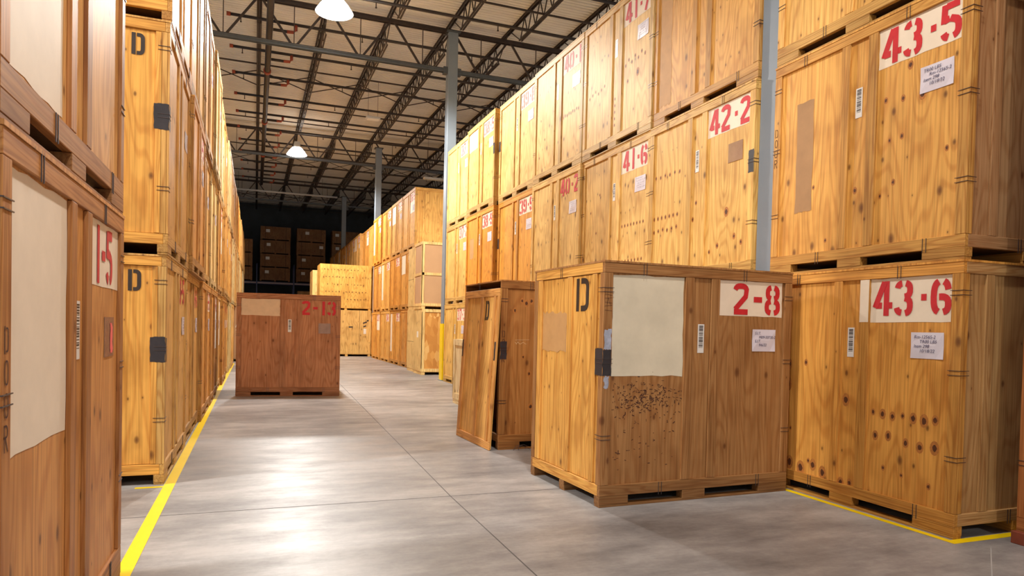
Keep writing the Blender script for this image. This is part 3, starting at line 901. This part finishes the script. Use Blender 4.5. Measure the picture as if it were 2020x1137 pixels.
# ---- the long left row: three tiers
LN = 18
nums = {(0, 0): '3-5', (1, 0): '4-6', (2, 0): '5-5', (3, 0): '6-6'}
for k in range(LN):
    for t in range(3):
        rd = random.Random(k * 7 + t)
        y0 = 7.18 + 2.19 * k + rd.uniform(-.01, .02) + (0 if k else 0)
        if k == 10 and t == 0: continue
        x0 = -.79 + (rd.uniform(-.035, .035) if k else 0) + min(.12, .008 * k) + .012 * t
        if k >= 9 and t == 0: x0 -= .03
        tint = rd.choice([PALE, PALE43, GOLD, (236, 186, 110), GOLD, AMBER]) if k > 2 else [(228, 182, 112), (222, 172, 100), (226, 166, 90)][(k + t) % 3]
        if k == 0:
            lab = ['golden crate with black D and spray mark, bottom of the second stack on the left',
                   'golden crate with black D and spray mark, middle of the second stack on the left',
                   'golden storage crate at the top of the second stack on the left'][t]
        else:
            lab = 'golden crate in the left row, %s tier, %s stack beyond the D doors' % (TIER[t], ORD[k - 1])
        lv = 2 if k == 0 else (1 if k < 6 else 0)
        whites = [None, None, None, (1.28, 2.03, 1.0, 2.05, 'whitep'), (.10, .8, 1.4, 2.05, 'cream')]
        crate(x0, y0, CH * t, RZ_L, lab, G_L, tint=tint, posttint=shade(tint, .88) if k else None, endtint=(232, 172, 86) if k == 0 else None, level=lv, by='corner',  # darker posttint paints in the shading on the battens' sides
              number=nums.get((k, t), '%d-%d' % (3 + k, 4 + t)) if rd.random() < .6 or (k, t) in nums else None, numpatch=None if rd.random() < .6 else 'panel',
              red='red' if rd.random() < .5 else 'redf', doorD=.32 if k < 6 else False, plaindoor=True,
              patch=rd.choice(whites) if k > 1 else None, spray=(k == 0), barcode=k < 7 and k > 0, note='paper' if (k < 8) else None, seed=100 + k * 3 + t)

# ---- the numbered right row, 43 down to 37
R_Y = {43: 5.80, 42: 8.21, 41: 10.34, 40: 12.47, 39: 14.60, 38: 16.82, 37: 18.96}
R_X = {43: (5.12, 5.12, 5.13), 42: (5.12, 5.11, 5.13), 41: (5.11, 5.13, 5.11), 40: (5.10, 5.09, 5.10), 39: (5.13, 5.14, 5.13), 38: (5.06, 5.06, 5.05), 37: (5.10, 5.11, 5.11)}
R_NUM = {43: ('43.6', '43.5', None), 42: ('42.3', '42.2', '42.1'), 41: ('41.5', '41.6', '41.7'), 40: ('40.3', '40.2', '40.1'),
         39: ('39.7', '39.9', '39.8'), 38: ('38.4', '38.9', '38.5'), 37: ('37.3', '37.2', '37.1')}
R_T = {43: ((226, 162, 80), (230, 172, 92), (232, 182, 106)), 42: (GOLD, (236, 190, 112), (226, 172, 98)), 41: (PALE, (240, 198, 124), (242, 204, 138)),
       40: (PALE, (240, 200, 128), (242, 204, 138)), 39: (GOLD, (234, 170, 80), (240, 202, 136)), 38: (AMBER, (232, 160, 62), (238, 194, 120)), 37: ((240, 196, 112), (240, 196, 116), (242, 204, 134))}
KN = {
    ('43', 0): tuple([(1.33 + .098 * i, .905 - .008 * (i % 3), r) for i, r in enumerate((.013, .019, .017, .012, .02, .023, .018))] +
                     [(1.36, .70, .018), (1.49, .715, .019), (1.66, .68, .017), (1.79, .665, .02), (1.92, .68, .024), (1.45, .43, .011), (1.63, .40, .01), (1.88, .36, .012)] +
                     [(.16, 1.28, .02), (.31, 1.27, .022), (.30, 1.07, .03), (.53, 1.30, .014), (.22, .22, .02), (.35, .27, .028), (.5, .24, .03), (.66, .30, .024), (.78, .25, .026), (.6, .33, .012)] +
                     [(1.03, .98, .025), (1.0, .20, .022), (1.10, .22, .016), (.35, .62, .01)]),
    ('43', 1): ((1.70, 1.40, .02), (1.52, 1.42, .013), (1.58, 1.68, .016), (1.52, 1.10, .012), (1.40, 1.09, .01), (1.93, .9, .011), (1.32, .62, .01), (1.75, 1.80, .009), (1.35, 1.45, .012),
                (1.05, .72, .014), (.55, .84, .01), (.72, .30, .01), (1.45, .72, .012)),
    ('42', 1): tuple([(.14 + .11 * i, 1.48 - .01 * (i % 2), .012) for i in range(6)] + [(.12 + .09 * i, .92, .013) for i in range(7)] + [(.12 + .105 * i, .74 + .01 * (i % 3), .013) for i in range(6)] +
                     [(1.5, .42, .015), (1.8, .50, .016), (1.65, .8, .024), (1.35, .36, .012), (1.92, .42, .014), (1.03, 1.4, .012), (1.06, 1.0, .013), (1.0, .8, .014)]),
    ('41', 1): tuple([(1.33 + .085 * i, .95, .012) for i in range(8)] + [(1.36 + .09 * i, .42, .012) for i in range(7)] + [(1.3 + .1 * i, .22, .01) for i in range(7)] + [(.5, .95, .011), (.3, 1.3, .01), (.6, 1.55, .01)]),
    ('41', 2): tuple([(1.35 + .09 * i, 1.15 + .06 * (i % 2), .013) for i in range(7)] + [(1.7, .95, .026), (1.42, .9, .014)] + [(.2 + .1 * i, 1.0 + .03 * (i % 3), .012) for i in range(6)] + [(1.05, .75 - .1 * i, .011) for i in range(5)]),
    ('40', 2): tuple([(1.33 + .075 * i, .98 + .015 * (i % 2), .014) for i in range(9)] + [(.3, 1.2, .01), (.5, .8, .012), (.25, .5, .012)]),
}
for col in range(43, 36, -1):
    for t in range(3):
        num = R_NUM[col][t]
        if num:
            pr = num.replace('.', '-')
            where = 'on the ' + ('floor' if t == 0 else 'second tier' if t == 1 else 'third tier')
            hid = ' mostly hidden behind the open crate' if (t == 0 and col in (42, 41, 40, 39, 38)) else ''
            lab = ('pine storage crate marked %s %s of the right row' % (pr, where)) if not hid else 'pine storage crate on the floor of the right row under crate %s' % R_NUM[col][1].replace('.', '-')
        else: lab = 'pine storage crate stacked directly on top of crate 43-5, cut off by the frame'
        key = (str(col), t)
        opt = dict(level=2 if col >= 41 else 1, L=2.12, by='corner', number=num, tint=R_T[col][t], seed=300 + col * 3 + t, knots=KN.get(key, ()))
        opt['red'] = 'red' if col in (43, 42) or (col, t) in ((41, 1), (41, 2), (40, 1), (39, 1), (38, 1)) else 'redf'
        opt['numpatch'] = 'panel' if (col, t) not in ((40, 1),) else None
        if col == 43 and t == 0: opt.update(numpatch='wide', endtint=(186, 144, 96), notetext=['Rm-12565-2', 'TR00 LBS', 'Item 298', '10/18/22'], tan=None)  # endtint darker than the side: weaker light painted in
        if col == 43 and t == 1: opt.update(endtint=(176, 134, 96), notetext=['TR00 LBS', 'Rm-12565-2', 'Item 298', '10/18/22'], patch=(.31, .53, .62, 1.72, 'taupe'), doorword=True)  # shade on the near end put into its darker endtint
        if col == 42 and t == 2: opt.update(tan=(.12, .40, .25, 2.05))
        if col == 42 and t == 1: opt.update(note='pouch', spray='right')
        if (col, t) in ((39, 1), (39, 2)): opt.update(spray=True)
        if (col, t) == (38, 2): opt.update(spray='right')
        if (col, t) == (38, 2): opt.update(patch=(.12, .78, 1.62, 2.06, 'whitep'))
        if (col, t) == (38, 1): opt.update(tan=(.3, .6, 1.1, 1.6))
        crate(R_X[col][t], R_Y[col], CH * t, RZ_R, lab, G_R, **opt)
# corner of the stack at the right edge of the photo
for t in range(3):
    crate(5.56, 3.50, CH * t, RZ_R, 'dark brown crate corner at the right edge of the photo, %s tier' % TIER[t], G_R, tint=(190, 120, 70), level=1, L=2.12, by='corner', seed=400 + t,
          number=None)
tag(link('painted_wood_block', one('rb', lambda bm: box(bm, 0, .05, 0, .10, 0, .095), MAT['redend'], .004), None, (5.50, 3.40, 0)), 'small red-ended wood block at the foot of the right edge crate', 'block')

# ---- right row beyond the guarded column
for k in range(13):
    for t in range(3):
        rd = random.Random(900 + k * 5 + t)
        y1 = 24.12 + 2.19 * (k + 1) + (.32 if k > 3 else 0) + (.32 if k > 9 else 0)
        x0 = 5.30 + rd.uniform(-.03, .03) - (.06 if k == 3 and t == 2 else 0)
        z0 = CH * t
        if 4 <= k <= 5: x0 = max(x0, 5.30) + .14
        tint = rd.choice([GOLD, AMBER, (232, 170, 84), PALE43, (228, 160, 70)])
        sty = [None, (1.28, 2.03, 1.35, 2.06, 'whitep'), (.10, .45, .5, 2.05, 'cream'), (.10, .8, 1.35, 2.06, 'cream'), None][(k * 2 + t * 3) % 5]
        crate(x0, y1, z0, RZ_R, 'golden crate beyond the yellow guarded column, %s tier, %s stack back' % (TIER[t], ORD[k]), G_2, tint=tint, level=1 if k < 2 else 0,
              by='corner', number='%d.%d' % (36 - k, 1 + t * 2) if k < 9 else None, numpatch='panel', red='redf', patch=sty, barcode=False, note=None if t != 2 else 'paper', seed=600 + k * 3 + t)

# ------------------------------------------------------------------ plywood boxes
def ply_box(name, x0, x1, y0, y1, z0, z1, label, cat='crate', group=None, tint=PALE, mat='ply', skid=.10, face=None, frame=.0, rot=0, ftint=None, mid=True, panelmat=None):
    cx, cy = (x0 + x1) / 2, (y0 + y1) / 2
    W, D, H = (x1 - x0) / 2, (y1 - y0) / 2, z1 - z0
    root = link(name, None, None, (cx, cy, z0), (0, 0, rot)); tag(root, label, cat, group)
    c = lin(tint) + (1,); cf = lin(ftint or shade(tint, 1.03)) + (1,)
    e = .018 if frame else 0
    link('panel_body', one('body', lambda bm: box(bm, -W + e, W - e, -D + e, D - e, skid, H), MAT[panelmat or mat]), root, color=c)
    def sk(bm):
        for a in (-W + .01, -.05, W - .13):
            box(bm, a, a + .12, -D + .01, D - .01, 0, skid - .001)
        for a in (-D + .02, D - .12): box(bm, -W + .02, W - .02, a, a + .10, skid - .02, skid - .0015)
    link('skid', one('skid', sk, MAT['raily']), root, color=cf)
    if frame:
        f = frame
        def fr(bm):
            for (ax, sx) in ((-W, 1), (W, -1)):
                x_0, x_1 = sorted((ax, ax + sx * .0175))
                for (a, b) in ((-D, -D + f), (D - f, D)): box(bm, x_0, x_1, a, b, skid + f, H - f)
                for (a, b) in ((skid, skid + f), (H - f, H)) + (((skid + H) / 2 - f / 2, (skid + H) / 2 + f / 2),) * (1 if mid else 0): box(bm, x_0 - .0002, x_1 + .0002, -D, D, a, b)
            for (ay, sy) in ((-D, 1), (D, -1)):
                y_0, y_1 = sorted((ay, ay + sy * .0175))
                for (a, b) in ((-W, -W + f), (W - f, W)): box(bm, a, b, y_0, y_1, skid + f, H - f)
                for (a, b) in ((skid, skid + f), (H - f, H)) + (((skid + H) / 2 - f / 2, (skid + H) / 2 + f / 2),) * (1 if mid else 0): box(bm, -W + .02, W - .02, y_0, y_1, a, b)
        link('lumber_frame', one('frame', fr, MAT['post']), root, color=cf)
    return root

LIGHT = (240, 206, 142)
G_B = 'pale plywood lift boxes stacked by the guarded column'
ply_box('lift_box', 5.03, 7.2, 21.45, 22.62, 0, 2.13, 'pale plywood lift box with strand board end, standing on the floor by the guarded column', group=G_B, tint=LIGHT, frame=.10, mid=False, panelmat='osb')
ply_box('lift_box', 5.00, 7.2, 21.47, 22.60, 2.13, 4.30, 'cardboard panelled lift box in a wood frame, stacked by the guarded column', group=G_B, tint=LIGHT, frame=.085, panelmat='card')
o = ply_box('lift_box', 5.10, 7.2, 22.72, 23.98, 0, 2.15, 'narrow pale plywood box on the floor before the second right row', group=G_B, tint=LIGHT)
link('panel_seam', one('seam', lambda bm: box(bm, -1.0515, -1.05, -.6, .6, 1.03, 1.04), MAT['ink']), o)
o = ply_box('lift_box', 5.10, 7.2, 22.74, 23.96, 2.15, 4.28, 'narrow pale plywood box stacked at the near end of the second right row', group=G_B, tint=LIGHT)
link('panel_seam', one('seam', lambda bm: box(bm, -1.0515, -1.05, -.6, .6, 1.03, 1.04), MAT['ink']), o)
o = [q for q in bpy.data.objects if q.get('label', '').startswith('pale plywood lift box with strand')][0]
link('side_sheet', one('ss', lambda bm: box(bm, -1.0862, -1.085, -.57, .57, .12, 2.11), MAT['ply']), o, color=lin(LIGHT) + (1,))
link('address_label', one('al', lambda bm: box(bm, -1.089, -1.0865, -.12, .10, 1.2, 1.4), MAT['whitep']), o)

o = ply_box('small_plywood_crate', 3.85, 4.95, 12.25, 13.55, 0, 1.32, 'small pale plywood crate half hidden behind the leaning crate door', tint=(250, 230, 190), frame=.12, mid=False)

G_S = 'pale plywood boxes stacked at the end of the aisle'
ply_box('plywood_crate', 3.05, 5.42, 34.1, 35.7, 0, 2.28, 'pale plywood crate with taped doors on the floor at the end of the aisle', group=G_S, tint=(236, 196, 124), skid=.12)
o = ply_box('plywood_crate', 2.93, 5.40, 34.1, 35.7, 2.28, 4.50, 'big knotty plywood crate on top of the taped one at the end of the aisle', group=G_S, tint=(238, 192, 104), skid=.10)
link('knot_rows', one('kn', lambda bm: [rough_quad(bm, -1.05 + .16 * i + .08 * (j % 2), -1.05 + .16 * i + .08 * (j % 2) + .035, .5 + .36 * j, .55 + .36 * j, -.802, i, .006, 2) for i in range(13) for j in range(5) if random.Random(i * 9 + j).random() < .7], MAT['knot']), o)
ply_box('plywood_crate', 2.72, 4.9, 35.9, 37.6, 2.28, 4.30, 'pale box showing its left edge behind the big knotty plywood crate', group=G_S, tint=(242, 206, 140))
ply_box('plywood_crate', 2.80, 4.9, 35.9, 37.6, 0, 2.28, 'pale box on the floor behind the taped plywood crate', group=G_S, tint=(242, 206, 140))
o = [q for q in bpy.data.objects if q.get('label', '').startswith('pale plywood crate with taped')][0]
link('door_gap', one('dg', lambda bm: box(bm, .62, .632, -.8025, -.8, .13, 2.27), MAT['ink']), o)
for (x, z, w_, a) in ((.2, 1.45, .2, .05), (.88, 1.68, .2, .35), (.88, 1.5, .14, .4), (1.02, 1.78, .1, .3)):
    link('black_tape', one('bt', lambda bm: bar(bm, (-w_ / 2, 0, 0), (w_ / 2, 0, 0), .06, .003, (0, 1, 0)), MAT['spray']), o, (x, -.8032, z), (0, -a, 0))
link('shipping_label', one('sl', lambda bm: box(bm, .82, .95, -.8035, -.8, 1.12, 1.38), MAT['whitep']), o)

# beige carton sticking out of the left row, with white handling marks
o = ply_box('tall_carton', -2.0, -.45, 29.15, 31.15, 0, 2.185, 'tall beige carton poking out of the left row behind crate 2-13', 'carton', tint=(226, 196, 150), mat='card')
link('handling_marks', one('hm', lambda bm: [ribbon(bm, pl, .022, lambda p: (p.x + .52, -1.002, p.y + 1.35)) for pl in ([(0, 0), (.05, .2), (.1, 0)], [(.02, .08), (.08, .08)], [(.14, 0), (.14, .2), (.22, .1), (.14, .1)], [(0, -.1), (.22, -.1)])], MAT['whitep']), o)

# ------------------------------------------------------------------ racks at the back
G_K = 'low brown crates on the far rack'
def rack_box(x0, x1, z0, z1, lab, lx, lz, bright=1):
    o = ply_box('racked_crate', x0, x1, 54.6, 55.9, z0, z1, lab, group=G_K, tint=shade((170, 120, 76), bright), skid=.09)
    W = (x1 - x0) / 2; H = z1 - z0
    for s in (-1, 1): link('strap', one('st', lambda bm: box(bm, -.012, .012, -.656, -.65, .09, H), MAT['ink']), o, (s * W * .68, 0, 0))
    if lx is not None: link('address_label', one('lb', lambda bm: box(bm, 0, .28, -.658, -.651, 0, .22), MAT['bar_white']), o, (lx, 0, lz))
names = ['lowest', 'second from the bottom', 'third from the bottom', 'topmost']
for ci, (x0, x1, cn, lxs) in enumerate([(.30, 2.47, 'left', (-.72, -.70, -.62, -.70)), (2.92, 5.05, 'middle', (-.70, -.68, .62, -.45)), (5.55, 7.7, 'right', (-.8, -.8, -.8, -.85))]):
    for q in range(4):
        rack_box(x0 + .02 * (q % 2), x1 + .02 * (q % 2), 4.72 + 1.035 * q, 4.72 + 1.035 * (q + 1) - .02, 'low brown crate on the far rack, %s in %s pile' % (names[q], cn), lxs[q], .58, .85)
for q in range(3):
    rack_box(-1.9, -.22, 4.72 + 1.035 * q, 4.72 + 1.035 * (q + 1) - .02, 'low brown crate on the far rack beside the left row, %s one' % names[q], None, 0)
r = link('pallet_rack', None, None, (2.7, 55.2, 0)); tag(r, 'dark blue pallet rack against the far wall, carrying the low crates', 'rack')
for x in (-5.35, -2.6, .05, 2.7, 5.35):
    for y in (-.75, .75): link('upright', cached('upr', lambda: one('u', lambda bm: box(bm, -.045, .045, -.04, .04, 0, 6.0), MAT['blue'], .004)), r, (x, y, 0))
for zz in (4.62, 2.45):
    for y in (-.75, .75): link('beam', one('b', lambda bm: box(bm, -5.3, 5.3, y - .03, y + .03, zz - .12, zz), MAT['beam' if zz > 4 and y < 0 else 'blue']), r)
link('shelf_deck', one('d', lambda bm: [box(bm, -5.3, 5.3, -.72, .72, z - .0, z + .03) for z in (4.63, 2.46)], MAT['blue']), r)
ply_box('racked_crate', 3.05, 4.2, 54.7, 55.8, 2.5, 4.05, 'small lighter crate under the far rack beam', group=G_K, tint=(200, 150, 90))
ply_box('racked_crate', .3, 2.4, 54.7, 55.8, 2.5, 3.6, 'long reddish crate on the lower rack level, seen above crate 2-13', group=G_K, tint=(150, 90, 70))
